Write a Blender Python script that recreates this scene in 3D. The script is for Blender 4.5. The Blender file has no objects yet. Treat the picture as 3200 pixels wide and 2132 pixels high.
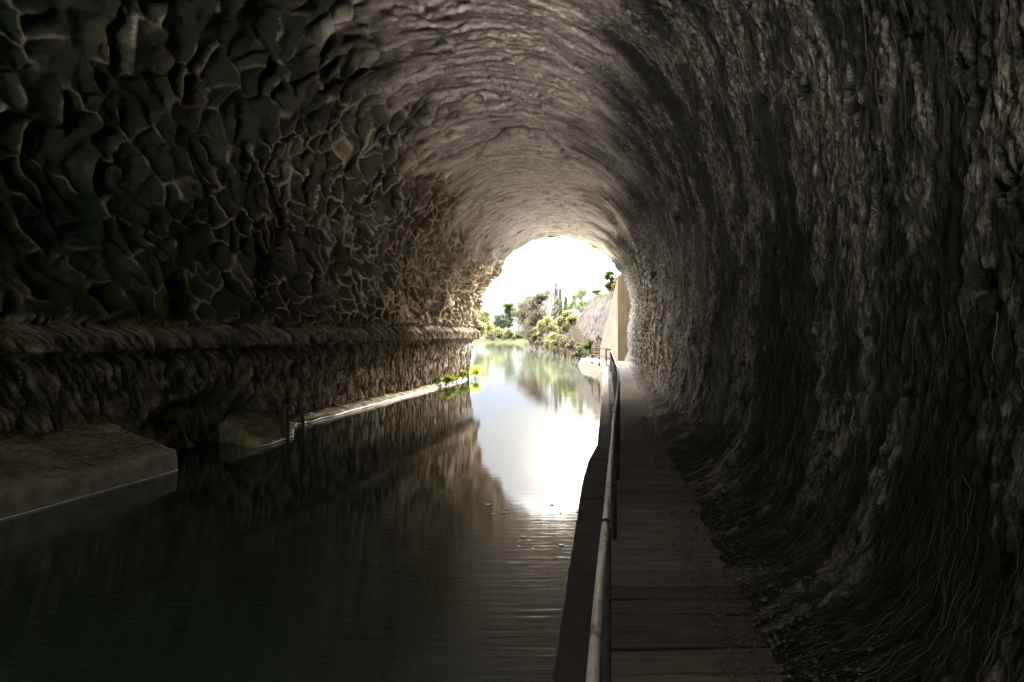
import bpy, math, random
import numpy as np
from mathutils import Vector

random.seed(11)
rng = np.random.default_rng(11)
scene = bpy.context.scene
COL = scene.collection
PI = math.pi
EYE = 2.1            # eye height above the canal water (water is z = 0)

# ------------------------------------------------------------------ noise
_tab = rng.normal(size=(256, 3)); _tab /= np.linalg.norm(_tab, axis=1)[:, None]

def _h(ix, iy, iz):
    n = ix.astype(np.int64).astype(np.uint32) * np.uint32(374761393) + iy.astype(np.int64).astype(np.uint32) * np.uint32(668265263) \
        + np.asarray(iz).astype(np.int64).astype(np.uint32) * np.uint32(2246822519) + np.uint32(12345)
    n = (n ^ (n >> np.uint32(13))) * np.uint32(1274126177)
    return n ^ (n >> np.uint32(16))

_g2 = np.stack([np.cos(np.arange(256) * 2.39996), np.sin(np.arange(256) * 2.39996)], 1).astype(np.float32)
_gx, _gy = np.ascontiguousarray(_g2[:, 0]), np.ascontiguousarray(_g2[:, 1])
def noise(x, y, z=0.0):
    """gradient noise in (x, y); z picks another field"""
    x, y = np.broadcast_arrays(np.asarray(x, float), np.asarray(y, float))
    z = np.asarray(z, float)
    if z.ndim == 0 or z.size == 1:
        sd = int(math.floor(float(z.reshape(-1)[0]) * 37.0)) if z.size else 0
    else:
        y = y + z * 13.7; sd = 5
    x, y = np.broadcast_arrays(x, y)
    xi, yi = np.floor(x), np.floor(y)
    xf, yf = (x - xi).astype(np.float32), (y - yi).astype(np.float32)
    u = xf * xf * xf * (xf * (xf * 6 - 15) + 10); v = yf * yf * yf * (yf * (yf * 6 - 15) + 10)
    def g(a, b):
        h = (_h(xi + a, yi + b, sd) & np.uint32(255)).astype(np.intp)
        return _gx[h] * (xf - a) + _gy[h] * (yf - b)
    p = g(0, 0) * (1 - u) + g(1, 0) * u; q = g(0, 1) * (1 - u) + g(1, 1) * u
    return ((p * (1 - v) + q * v) * 1.45).astype(float)

def fbm(x, y, z=0.0, o=4, gain=.5):
    s, a, f = 0, 1.0, 1.0
    for i in range(o):
        s = s + a * noise(x * f + 17.3 * i, y * f - 9.1 * i, np.asarray(z) * f + 3.7 * i); a *= gain; f *= 2.03
    return s

def ridged(x, y, z=0.0, o=3):
    s, a, f = 0, 1.0, 1.0
    for i in range(o):
        s = s + a * (1 - np.abs(noise(x * f + 7.3 * i, y * f - 5.1 * i, z)) * 2.2); a *= .5; f *= 2.1
    return s / 1.75

def voronoi(u, v, seed=0, jit=.92):
    """distance to cell border, random value of the cell"""
    iu, iv = np.floor(u), np.floor(v)
    d1 = np.full(u.shape, 9.0); d2 = d1.copy()
    p1 = [np.zeros(u.shape), np.zeros(u.shape)]; p2 = [np.zeros(u.shape), np.zeros(u.shape)]; cid = np.zeros(u.shape)
    for a in (-1, 0, 1, ):
        for b in (-1, 0, 1):
            ca, cb = iu + a, iv + b
            h = _h(ca, cb, np.full(u.shape, seed))
            px = ca + .5 + jit * ((h & 1023) / 1023 - .5); py = cb + .5 + jit * (((h >> 10) & 1023) / 1023 - .5)
            d = np.hypot(px - u, py - v)
            n = d < d1
            m = (~n) & (d < d2)
            for k, q in ((0, px), (1, py)):
                p2[k] = np.where(n, p1[k], np.where(m, q, p2[k])); p1[k] = np.where(n, q, p1[k])
            d2 = np.where(n, d1, np.where(m, d, d2)); d1 = np.where(n, d, d1)
            cid = np.where(n, ((h >> 20) & 1023) / 1023, cid)
    e = (d2 ** 2 - d1 ** 2) / (2 * np.hypot(p2[0] - p1[0], p2[1] - p1[1]) + 1e-6)
    return e, cid

def sstep(a, b, x):
    t = np.clip((x - a) / (b - a), 0, 1); return t * t * (3 - 2 * t)

# ------------------------------------------------------------------ object helpers
def tag(o, label=None, cat=None, group=None, kind=None):
    if label: o['label'] = label
    if cat: o['category'] = cat
    if group: o['group'] = group
    if kind: o['kind'] = kind
    return o

def empty(name, loc=(0, 0, 0), label=None, cat=None, group=None):
    o = bpy.data.objects.new(name, None); o.location = loc; o.empty_display_size = .2
    COL.objects.link(o); return tag(o, label, cat, group)

def mesh_np(name, V, F, mat, parent=None, smooth=True, attrs=None, loc=None):
    """V (n,3) world coordinates, F (m,3|4) or list of such arrays"""
    V = np.asarray(V, float)
    Fs = F if isinstance(F, list) else [F]
    Fs = [np.asarray(f, np.int64) for f in Fs if len(f)]
    me = bpy.data.meshes.new(name)
    off = np.zeros(3)
    if parent is not None:
        off = np.array(parent.location)
        if parent.parent is not None: off = off + np.array(parent.parent.location)
    elif loc is not None: off = np.array(loc)
    V = V - off
    me.vertices.add(len(V)); me.vertices.foreach_set('co', V.astype(np.float32).ravel())
    nl = sum(f.size for f in Fs); nf = sum(len(f) for f in Fs)
    me.loops.add(nl); me.loops.foreach_set('vertex_index', np.concatenate([f.ravel() for f in Fs]).astype(np.int32))
    tot = np.concatenate([np.full(len(f), f.shape[1]) for f in Fs])
    me.polygons.add(nf); me.polygons.foreach_set('loop_start', (np.cumsum(tot) - tot).astype(np.int32))
    me.polygons.foreach_set('use_smooth', np.full(nf, bool(smooth)))
    me.update(calc_edges=True); me.validate(clean_customdata=False)
    for k, a in (attrs or {}).items():
        at = me.attributes.new(k, 'FLOAT', 'POINT'); at.data.foreach_set('value', np.asarray(a, np.float32).ravel())
    me.materials.append(mat)
    o = bpy.data.objects.new(name, me); COL.objects.link(o)
    if parent is not None: o.parent = parent
    elif loc is not None: o.location = loc
    return o

def grid_faces(nr, nc, flip=False):
    i = np.arange((nr - 1) * nc).reshape(nr - 1, nc)[:, :-1].ravel()
    f = np.stack([i, i + 1, i + nc + 1, i + nc], 1)
    return f[:, ::-1] if flip else f

class MB:
    def __init__(s): s.V = []; s.Q = []; s.T = []; s.n = 0; s.A = []
    def add(s, V, Q=None, T=None, a=0.5):
        V = np.asarray(V, float).reshape(-1, 3)
        if Q is not None and len(Q): s.Q.append(np.asarray(Q) + s.n)
        if T is not None and len(T): s.T.append(np.asarray(T) + s.n)
        s.V.append(V); s.A.append(np.broadcast_to(np.asarray(a, float), (len(V),))); s.n += len(V)
    def tube(s, pts, rad, sides=6, cap=True, a=.5):
        P = np.asarray(pts, float); n = len(P); R = np.broadcast_to(np.asarray(rad, float), (n,))
        T = np.gradient(P, axis=0); T /= np.linalg.norm(T, axis=1)[:, None] + 1e-9
        up = np.array([0, 0, 1.0]) if abs(T[0][2]) < .9 else np.array([1.0, 0, 0])
        B = np.cross(T, up); B /= np.linalg.norm(B, axis=1)[:, None] + 1e-9; N = np.cross(B, T)
        th = np.arange(sides) * 2 * PI / sides
        V = P[:, None] + R[:, None, None] * (np.cos(th)[None, :, None] * B[:, None] + np.sin(th)[None, :, None] * N[:, None])
        Q = [(i * sides + j, i * sides + (j + 1) % sides, (i + 1) * sides + (j + 1) % sides, (i + 1) * sides + j) for i in range(n - 1) for j in range(sides)]
        V = V.reshape(-1, 3); Tr = []
        if cap:
            V = np.vstack([V, P[0], P[-1]]); c0, c1 = n * sides, n * sides + 1
            for j in range(sides):
                Tr.append((c0, (j + 1) % sides, j)); Tr.append((c1, (n - 1) * sides + j, (n - 1) * sides + (j + 1) % sides))
        s.add(V, Q, Tr, a)
    def box(s, x0, x1, y0, y1, z0, z1, a=.5):
        V = [(x, y, z) for x in (x0, x1) for y in (y0, y1) for z in (z0, z1)]
        s.add(V, [(0, 1, 3, 2), (4, 6, 7, 5), (0, 4, 5, 1), (2, 3, 7, 6), (0, 2, 6, 4), (1, 5, 7, 3)], None, a)
    def build(s, name, mat, parent=None, smooth=True, loc=None):
        F = []
        if s.Q: F.append(np.vstack(s.Q))
        if s.T: F.append(np.vstack(s.T))
        return mesh_np(name, np.vstack(s.V), F, mat, parent, smooth, {'tint': np.concatenate(s.A)}, loc)

def strands(P, R, tint=None, sides=3):
    """P (N,K,3) polylines, R (N,K) radii -> V, F, A"""
    N, K, _ = P.shape
    T = np.gradient(P, axis=1); T /= np.linalg.norm(T, axis=2)[..., None] + 1e-9
    up = np.array([.31, .52, .79]); B = np.cross(T, up); B /= np.linalg.norm(B, axis=2)[..., None] + 1e-9; Nn = np.cross(B, T)
    th = np.arange(sides) * 2 * PI / sides
    V = P[:, :, None] + R[:, :, None, None] * (np.cos(th)[None, None, :, None] * B[:, :, None] + np.sin(th)[None, None, :, None] * Nn[:, :, None])
    idx = np.arange(N * K * sides).reshape(N, K, sides); nx = np.roll(idx, -1, 2)
    F = np.stack([idx[:, :-1], nx[:, :-1], nx[:, 1:], idx[:, 1:]], -1).reshape(-1, 4)
    A = np.repeat(tint if tint is not None else rng.random(N), K * sides)
    return V.reshape(-1, 3), F, A

# ------------------------------------------------------------------ materials
def new_mat(name):
    m = bpy.data.materials.new(name); m.use_nodes = True
    nt = m.node_tree; b = nt.nodes['Principled BSDF']
    return m, nt, b

def nd(nt, t, **k):
    n = nt.nodes.new(t)
    for a, v in k.items():
        if a.startswith('i_'):
            key = a[2:]; key = int(key) if key.isdigit() else key.replace('_', ' ')
            n.inputs[key].default_value = v
        else: setattr(n, a, v)
    return n

def ramp(nt, src, stops, interp='LINEAR'):
    r = nt.nodes.new('ShaderNodeValToRGB'); r.color_ramp.interpolation = interp
    e = r.color_ramp.elements
    while len(e) < len(stops): e.new(.5)
    for x, (p, c) in zip(e, stops):
        x.position = p; x.color = (c if len(c) == 4 else (*c, 1)) if hasattr(c, '__len__') else (c, c, c, 1)
    nt.links.new(src, r.inputs[0]); return r.outputs[0]

def mixc(nt, fac, a, b, mode='MIX'):
    m = nt.nodes.new('ShaderNodeMix'); m.data_type = 'RGBA'; m.blend_type = mode
    for s, v in ((m.inputs[0], fac), (m.inputs[6], a), (m.inputs[7], b)):
        if isinstance(v, bpy.types.NodeSocket): nt.links.new(v, s)
        elif hasattr(v, '__len__'): s.default_value = (*v, 1) if len(v) == 3 else v
        else: s.default_value = v
    return m.outputs[2]

def math_n(nt, op, a, b=None, c=None):
    m = nt.nodes.new('ShaderNodeMath'); m.operation = op
    for i, v in enumerate((a, b, c)):
        if v is None: continue
        if isinstance(v, bpy.types.NodeSocket): nt.links.new(v, m.inputs[i])
        else: m.inputs[i].default_value = v
    return m.outputs[0]

def coords(nt, scale=(1, 1, 1), kind='Object', rot=(0, 0, 0)):
    tc = nt.nodes.new('ShaderNodeTexCoord'); mp = nt.nodes.new('ShaderNodeMapping')
    mp.inputs['Scale'].default_value = scale; mp.inputs['Rotation'].default_value = rot
    nt.links.new(tc.outputs[kind], mp.inputs[0]); return mp.outputs[0]

def ntex(nt, vec, scale, detail=6, rough=.6, out=0, dist=0):
    n = nd(nt, 'ShaderNodeTexNoise', i_Scale=scale, i_Detail=detail, i_Roughness=rough, i_Distortion=dist)
    nt.links.new(vec, n.inputs['Vector']); return n.outputs[out]

def attr(nt, name):
    a = nt.nodes.new('ShaderNodeAttribute'); a.attribute_name = name; return a.outputs['Fac']

def bump(nt, b, h, strength=.5, dist=.02):
    bp = nd(nt, 'ShaderNodeBump', i_Strength=strength, i_Distance=dist)
    nt.links.new(h, bp.inputs['Height']); nt.links.new(bp.outputs[0], b.inputs['Normal']); return bp

def tunnel_mat():
    m, nt, b = new_mat('weathered_sandstone')
    v = coords(nt); vs = coords(nt, (1, 1, .35)); hfib = attr(nt, 'w_streak'); hhon = attr(nt, 'w_honey'); hfoot = attr(nt, 'w_foot')
    n1 = ntex(nt, v, .9, 5); n2v = ntex(nt, v, 6, 8, .68); n2f = ntex(nt, vs, 9, 8, .7); n3 = ntex(nt, v, 38, 5, .7)
    n2 = mixc(nt, hfib, n2v, n2f)
    def pal(a, b_, c): return ramp(nt, n2, [(.3, c), (.47, b_), (.66, a)])
    base = pal((.90, .785, .71), (.82, .71, .635), (.46, .385, .335)); dark = (.22, .185, .15)  # vault paler than the walls: ceiling light put into the rock colour
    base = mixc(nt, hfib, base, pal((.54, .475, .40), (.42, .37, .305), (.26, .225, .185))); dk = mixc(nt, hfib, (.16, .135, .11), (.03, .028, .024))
    tcx = nt.nodes.new('ShaderNodeTexCoord'); sp = nt.nodes.new('ShaderNodeSeparateXYZ'); nt.links.new(tcx.outputs['Object'], sp.inputs[0])
    def flow(fy, fs):
        c = nt.nodes.new('ShaderNodeCombineXYZ'); nt.links.new(math_n(nt, 'MULTIPLY', math_n(nt, 'MULTIPLY_ADD', attr(nt, 'arc'), .16, sp.outputs[1]), fy), c.inputs[0]); nt.links.new(math_n(nt, 'MULTIPLY', attr(nt, 'arc'), fs), c.inputs[1]); return c.outputs[0]
    fib = ramp(nt, ntex(nt, flow(11, 4.0), 1.0, 7, .68, dist=.9), [(.40, 0), (.50, .55), (.60, 1.0)])
    fib2 = ramp(nt, ntex(nt, flow(34, 9), 1.0, 4, .65, dist=.6), [(.38, .25), (.56, 1.0)])
    patch = ramp(nt, ntex(nt, flow(.95, .6), 1.0, 9, .7, dist=.6), [(.46, .05), (.53, 1.0)])
    pit = ramp(nt, ntex(nt, flow(8, 5.5), 1.0, 5, .6, dist=.3), [(.575, 1.0), (.615, .03)])
    lace = math_n(nt, 'MULTIPLY', math_n(nt, 'MULTIPLY', fib, fib2), math_n(nt, 'MULTIPLY', patch, pit))
    lace = math_n(nt, 'MULTIPLY_ADD', lace, .93, .07)
    base = mixc(nt, hfib, base, mixc(nt, lace, (.013, .014, .011), base))
    base = mixc(nt, hhon, base, pal((.72, .60, .45), (.60, .49, .36), (.34, .27, .20))); dk = mixc(nt, hhon, dk, (.13, .105, .075))
    base = mixc(nt, hfoot, base, pal((.68, .575, .45), (.48, .40, .30), (.13, .105, .08))); dk = mixc(nt, hfoot, dk, (.03, .026, .02))
    base = mixc(nt, attr(nt, 'tone'), dk, base)  # low tone gives hollows their shade in the rock colour
    mm = math_n(nt, 'MULTIPLY', attr(nt, 'near_shade'), ramp(nt, n1, [(.38, 0.9), (.62, 1.0)]))
    base = mixc(nt, math_n(nt, 'MULTIPLY', mm, math_n(nt, 'MULTIPLY_ADD', attr(nt, 'tone'), -.55, 1.0)), base, (.010, .019, .012))  # greenish black laid over the near rock as painted gloom
    base = mixc(nt, .5, base, ramp(nt, n3, [(.3, .5), (.6, 1.0)]), 'MULTIPLY')
    pm = math_n(nt, 'MULTIPLY', attr(nt, 'pale'), ramp(nt, n2, [(.4, .2), (.55, 1.0)]))
    base = mixc(nt, pm, base, (.78, .72, .64))
    nt.links.new(base, b.inputs['Base Color'])
    b.inputs['Roughness'].default_value = .95; b.inputs['Specular IOR Level'].default_value = .04
    h = math_n(nt, 'ADD', n3, math_n(nt, 'MULTIPLY', n2, 1.5))
    h = math_n(nt, 'ADD', h, math_n(nt, 'MULTIPLY', math_n(nt, 'MULTIPLY', lace, hfib), .6))
    bump(nt, b, h, .9, .03)
    return m

M = {}
M['rock'] = tunnel_mat()

def simple(name, c0, c1, scale=5, rough=.9, bumpd=.01, vs=(1, 1, 1), metal=0, tint=False, spec=.3, bstr=.6):
    m, nt, b = new_mat(name)
    v = coords(nt, vs); n = ntex(nt, v, scale, 7, .65)
    c = ramp(nt, n, [(.32, c0), (.68, c1)])
    if tint: c = mixc(nt, .75, c, ramp(nt, attr(nt, 'tint'), [(0, .35), (1, 1.0)]), 'MULTIPLY')
    nt.links.new(c, b.inputs['Base Color'])
    b.inputs['Roughness'].default_value = rough; b.inputs['Metallic'].default_value = metal; b.inputs['Specular IOR Level'].default_value = spec
    if bumpd: bump(nt, b, n, bstr, bumpd)
    return m

def leaf_mat(name, c0, c1, trans=.45):
    m = bpy.data.materials.new(name); m.use_nodes = True; nt = m.node_tree; nt.nodes.clear()
    out = nt.nodes.new('ShaderNodeOutputMaterial'); d = nt.nodes.new('ShaderNodeBsdfDiffuse'); t = nt.nodes.new('ShaderNodeBsdfTranslucent')
    mx = nt.nodes.new('ShaderNodeMixShader'); mx.inputs[0].default_value = trans
    c = ramp(nt, attr(nt, 'tint'), [(0, c0), (1, c1)])
    for s in (d, t): nt.links.new(c, s.inputs[0])
    nt.links.new(d.outputs[0], mx.inputs[1]); nt.links.new(t.outputs[0], mx.inputs[2]); nt.links.new(mx.outputs[0], out.inputs[0])
    return m

M['root'] = simple('dry_root', (0.1320, 0.1056, 0.0748), (0.2288, 0.1892, 0.1408), 9, .85, 0, tint=True)
M['straw'] = simple('dry_straw', (0.0975, 0.0788, 0.0525), (0.1725, 0.1425, 0.0938), 9, .85, 0, tint=True)
M['concrete'] = simple('wet_concrete', (0.1080, 0.0972, 0.0756), (0.2808, 0.2484, 0.2052), 3.5, .8, .02)
M['earth'] = simple('bank_earth', (.09, .08, .045), (.38, .32, .205), 4, .95, .04)
M['quay'] = simple('dark_quay_stone', (0.0270, 0.0252, 0.0243), (0.0720, 0.0648, 0.0612), 7, .85, .02, (1, .35, 1))
M['wood'] = simple('dark_wet_timber', (.03, .025, .02), (.10, .08, .06), 9, .8, .02, (3, 3, .5))
M['edge'] = simple('pale_water_edge', (.55, .52, .50), (.85, .82, .80), 9, .35, .01)
M['render'] = simple('pink_render', (.060, .042, .033), (.084, .061, .049), 1.2, .95, .01, (2, 2, .3), spec=0)
M['render_front'] = simple('ochre_render', (.052, .038, .022), (.075, .056, .034), 2.0, .95, .01, (1, 1, .4), spec=0)
M['bark'] = simple('grey_bark', (0.0400, 0.0325, 0.0275), (0.0750, 0.0625, 0.0550), 6, .95, 0)
M['darkbark'] = simple('dark_bark', (0.0250, 0.0200, 0.0175), (0.0550, 0.0450, 0.0375), 6, .95, 0)
for _k in ('render', 'render_front'):
    _m = M[_k]; _nt = _m.node_tree; _b = _nt.nodes['Principled BSDF']; _src = _b.inputs['Base Color'].links[0].from_socket
    _st = ramp(_nt, ntex(_nt, coords(_nt, (1.6, 1.6, .16)), 2.2, 6, .65), [(.35, .62), (.6, 1.0)]); _bl = ramp(_nt, ntex(_nt, coords(_nt), .9, 6, .7), [(.35, .75), (.6, 1.0)])
    _nt.links.new(mixc(_nt, .8, mixc(_nt, .8, _src, _st, 'MULTIPLY'), _bl, 'MULTIPLY'), _b.inputs['Base Color'])
M['stone'] = simple('quay_masonry', (.030, .025, .020), (.065, .056, .046), 2.5, .95, .02, spec=0)
M['brownrail'] = simple('brown_painted_rail', (.022, .014, .010), (.034, .022, .016), 4, .9, 0, spec=0)
M['glint'] = simple('pale_glint', (.75, .70, .6), (.92, .9, .86), 40, .12, 0, spec=1.0)

def rail_mat():
    m, nt, b = new_mat('worn_steel_rail')
    v = coords(nt, (1, .35, 1)); n = ntex(nt, v, 30, 6, .7); n2 = ntex(nt, v, 160, 3, .6)
    c = ramp(nt, n, [(.35, (.34, .26, .23)), (.44, (.74, .70, .69)), (.6, (.88, .86, .87))])
    nt.links.new(c, b.inputs['Base Color'])
    nt.links.new(ramp(nt, n, [(.35, .6), (.65, .34)]), b.inputs['Roughness'])
    b.inputs['Metallic'].default_value = .45
    bump(nt, b, math_n(nt, 'ADD', n, n2), .5, .004)
    return m
M['rail'] = rail_mat()
M['mesh'] = simple('dark_steel', (.012, .012, .013), (.03, .028, .028), 20, .8, .003)

def path_mat():
    m, nt, b = new_mat('towpath_boards')
    v = coords(nt, (.8, 7, 1)); n = ntex(nt, v, 5, 8, .7); v2 = coords(nt); n2 = ntex(nt, v2, 2.2, 5)
    c = ramp(nt, n, [(.3, (.16, .14, .122)), (.5, (.25, .22, .195)), (.7, (.34, .305, .28))])
    c = mixc(nt, ramp(nt, n2, [(.45, 0), (.7, .3)]), c, (.10, .08, .055))
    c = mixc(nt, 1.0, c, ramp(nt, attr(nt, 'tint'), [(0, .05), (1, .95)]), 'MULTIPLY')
    nt.links.new(c, b.inputs['Base Color']); b.inputs['Roughness'].default_value = .85; b.inputs['Specular IOR Level'].default_value = .03
    bump(nt, b, n, .6, .02)
    return m
M['path'] = path_mat()

def water_mat():
    m, nt, b = new_mat('canal_water')
    tc = nt.nodes.new('ShaderNodeTexCoord'); sx = nt.nodes.new('ShaderNodeSeparateXYZ'); nt.links.new(tc.outputs['Object'], sx.inputs[0])
    v1 = coords(nt, (.9, 11, 1), rot=(0, 0, .06)); r1 = ntex(nt, v1, 1.0, 3, .5, dist=.4)
    v2 = coords(nt, (4, 30, 1), rot=(0, 0, -.1)); r2 = ntex(nt, v2, 1.0, 2, .5)
    v3 = coords(nt, (.5, 1.2, 1)); r3 = ntex(nt, v3, 1.0, 3, .5)
    h = math_n(nt, 'ADD', math_n(nt, 'MULTIPLY', r1, 1.0), math_n(nt, 'MULTIPLY', r2, .3))
    mr = nd(nt, 'ShaderNodeMapRange'); nt.links.new(sx.outputs[1], mr.inputs[0])
    for i, x in ((1, 4.0), (2, 9.5), (3, .5), (4, .05)): mr.inputs[i].default_value = x
    h = math_n(nt, 'MULTIPLY', h, mr.outputs[0])
    h = math_n(nt, 'ADD', h, math_n(nt, 'MULTIPLY', r3, .12))
    bump(nt, b, h, .55, .02)
    n = ntex(nt, coords(nt, (.3, .1, 1)), 1, 4)
    ins = nd(nt, 'ShaderNodeMapRange'); nt.links.new(sx.outputs[1], ins.inputs[0])
    for i, x in ((1, 8.0), (2, 34.0), (3, 1.0), (4, 0.0)): ins.inputs[i].default_value = x
    nt.links.new(mixc(nt, ins.outputs[0], ramp(nt, n, [(.3, (.020, .024, .017)), (.7, (.030, .032, .023))]), ramp(nt, n, [(.3, (.024, .040, .031)), (.7, (.034, .054, .042))])), b.inputs['Base Color'])
    b.inputs['Roughness'].default_value = .035; b.inputs['IOR'].default_value = 1.6
    return m
M['water'] = water_mat()

def terrain_mat():
    m, nt, b = new_mat('bank_and_scree')
    v = coords(nt); n = ntex(nt, v, 1.6, 8, .7); n2 = ntex(nt, v, .25, 4)
    g = nt.nodes.new('ShaderNodeNewGeometry'); s = nt.nodes.new('ShaderNodeSeparateXYZ'); nt.links.new(g.outputs['Normal'], s.inputs[0])
    scree = ramp(nt, n, [(.32, (.010, .0082, .0074)), (.5, (.027, .0232, .0215)), (.68, (.042, .0365, .034))])
    grass = ramp(nt, n, [(.3, (.009, .010, .005)), (.6, (.021, .021, .011)), (.75, (.032, .03, .02))])
    c = mixc(nt, ramp(nt, s.outputs[2], [(.5, 0), (.85, 1)]), scree, grass)
    nt.links.new(c, b.inputs['Base Color']); b.inputs['Roughness'].default_value = 1; b.inputs['Specular IOR Level'].default_value = 0
    bump(nt, b, n, .9, .15)
    return m
M['terrain'] = terrain_mat()

# ------------------------------------------------------------------ the tunnel surface
near = np.array([(-7.9, -2.7), (-7.85, -1.9), (-7.8, -.45), (-7.75, .2), (-7.8, 1.5), (-7.55, 2.8), (-7.0, 4.0), (-6.0, 5.1), (-4.5, 5.85), (-2.9, 6.1), (-1.3, 5.85), (0, 5.15),
                 (1.0, 4.1), (1.55, 2.8), (1.78, 1.4), (1.74, 0), (1.62, -.75), (1.38, -1.3), (1.0, -1.535), (.62, -1.66)])
far = np.array([(-7.35, -2.7), (-7.2, -1.9), (-6.85, -.35), (-6.55, .62), (-6.4, 1.6), (-6.35, 2.4), (-6.1, 3.1), (-5.4, 4.35), (-3.95, 5.42), (-2.35, 5.68), (-1.5, 5.66), (-.26, 5.2),
                (.52, 4.5), (1.15, 3.6), (1.5, 2.0), (1.28, 0.1), (1.4, -1.1), (1.42, -1.4), (1.25, -1.55), (1.0, -1.66)])
NK = len(near)
def crom(P, k):
    k = np.asarray(k, float); i = np.clip(np.floor(k).astype(int), 0, NK - 2); t = (k - i)[..., None]
    g = lambda j: P[np.clip(j, 0, NK - 1)]
    a, b, c, d = g(i - 1), g(i), g(i + 1), g(i + 2)
    return .5 * (2 * b + (c - a) * t + (2 * a - 5 * b + 4 * c - d) * t * t + (3 * b - a - 3 * c + d) * t ** 3)

def base_surface(Y, k):
    """Y, k same shape -> x, z (world) and inward normal"""
    w = sstep(2, 42, Y)[..., None] * .85 + .15 * np.clip(Y / 42, 0, 1)[..., None]
    A = crom(near, k); B = crom(far, k); P = A * (1 - w) + B * w
    e = .02
    P1 = crom(near, np.minimum(k + e, NK - 1)) * (1 - w) + crom(far, np.minimum(k + e, NK - 1)) * w
    P0 = crom(near, np.maximum(k - e, 0)) * (1 - w) + crom(far, np.maximum(k - e, 0)) * w
    T = P1 - P0; T /= np.linalg.norm(T, axis=-1)[..., None] + 1e-9
    N = np.stack([T[..., 1], -T[..., 0]], -1)      # to the right of travel: points into the tunnel
    return P, N

# columns (k) spaced by arc length, finer where the camera is close
def kcols():
    ks = [0.0]; k = 0.0
    while k < NK - 1:
        seg = np.linalg.norm(near[min(int(k) + 1, NK - 1)] - near[int(k)])
        step = .026 if k < 7 else (.034 if k < 10.5 else .0155)
        k += step / seg
        ks.append(min(k, NK - 1))
    return np.array(ks)
K = kcols()
def yrows():
    ys = list(np.arange(-16, 1.6, .25)); y = 1.7  # bore left open close behind the camera, an added mouth for fill light
    while y < 46: ys.append(y); y += min(max(.011, .0028 * y), .055)
    ys.append(46.0); return np.array(ys)
YR = yrows()
# the mouth is cut on the skew: its left side stands nearer than its right side
YEND = 38 + 8.0 * sstep(4, 14, K)
YY = np.where(YR[:, None] < 24, YR[:, None], 24 + (YR[:, None] - 24) / 22.0 * (YEND[None, :] - 24))
KK = np.broadcast_to(K[None, :], YY.shape)
P0, N0 = base_surface(YY, KK)
X0, Z0 = P0[..., 0], P0[..., 1]
# arc length coordinate
seglen = np.linalg.norm(np.diff(crom(near, K), axis=0), axis=1); S = np.concatenate([[0], np.cumsum(seglen)])
SS = np.broadcast_to(S[None, :], YY.shape)
S3 = float(np.interp(3, K, S)); S11 = float(np.interp(11.2, K, S))

vis = 1.0
big = fbm(YY * .16, SS * .22, 1.3, 3) * .16
# --- honeycomb (left)
wig = .26 * noise(YY * .9, SS * .9, 4.0) + .13 * noise(YY * 2.6, SS * 2.6, 14.0)
wig2 = .26 * noise(YY * .9, SS * .9, 9.0) + .13 * noise(YY * 2.6, SS * 2.6, 19.0)
su = .72 + .22 * sstep(30, 10, YY)
uY = YY / .66 + .011 * np.clip(YY - 8, 0, 99) ** 2
e1, c1 = voronoi(uY + (.55 * SS + wig) / .66, (SS + wig2) / (.50 - .13 * sstep(10, 36, YY)), 3)
e2, c2 = voronoi((YY - .3 * SS + wig2) / .27, (SS + wig) / .21, 8)
lump = fbm(YY * 3, SS * 3, 2.2, 4)
rm = sstep(-.45, .1, noise(YY * 1.3, SS * 1.3, 33.))          # broken ridge crests
ridge1 = (1 - sstep(.0, .09 + .10 * sstep(12, 30, YY), e1 + .015 * lump)) * (.25 + .75 * rm)
dep1 = (.07 + .22 * c1) * (1 + .6 * noise(YY * .3, SS * .3, 31))
hol1 = dep1 * (1 - ridge1) * (.6 + .4 * sstep(.05, .45, e1))
rm2 = sstep(-.1, .5, noise(YY * .8, SS * .8, 77.) + .35 * sstep(12, 34, YY))
hol2 = (.02 + .10 * c2) * sstep(.0, .20, e2) * (.06 + .94 * rm2)
tear = ridged(YY * 6 + SS * 3, SS * 3.2, 5, 3)
honey = .12 - hol1 - hol2 + .018 * lump + .025 * (tear - .5) * sstep(-.15, .4, noise(YY * .6, SS * .7, 78.)) + .16 * fbm(YY * .45, SS * .5, 44., 2)
ton_h = 1 - .97 * sstep(.012, .065 + .05 * sstep(12, 28, YY), hol1 + .6 * hol2 - .012 * lump) * (.45 + .55 * sstep(38, 22, YY)) * (1 - .45 * np.clip(tear, 0, 1) * sstep(.1, .5, noise(YY * .6, SS * .7, 78.)))  # hollows painted dark and crests pale, like shade and lit rims
ton_h = ton_h * (1 - sstep(20, 9, YY) * (.35 + .6 * sstep(.05, -.25, noise(YY * 1.9, SS * 1.9, 35.))))  # near crests dimmed in colour, gloom towards the camera
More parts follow.
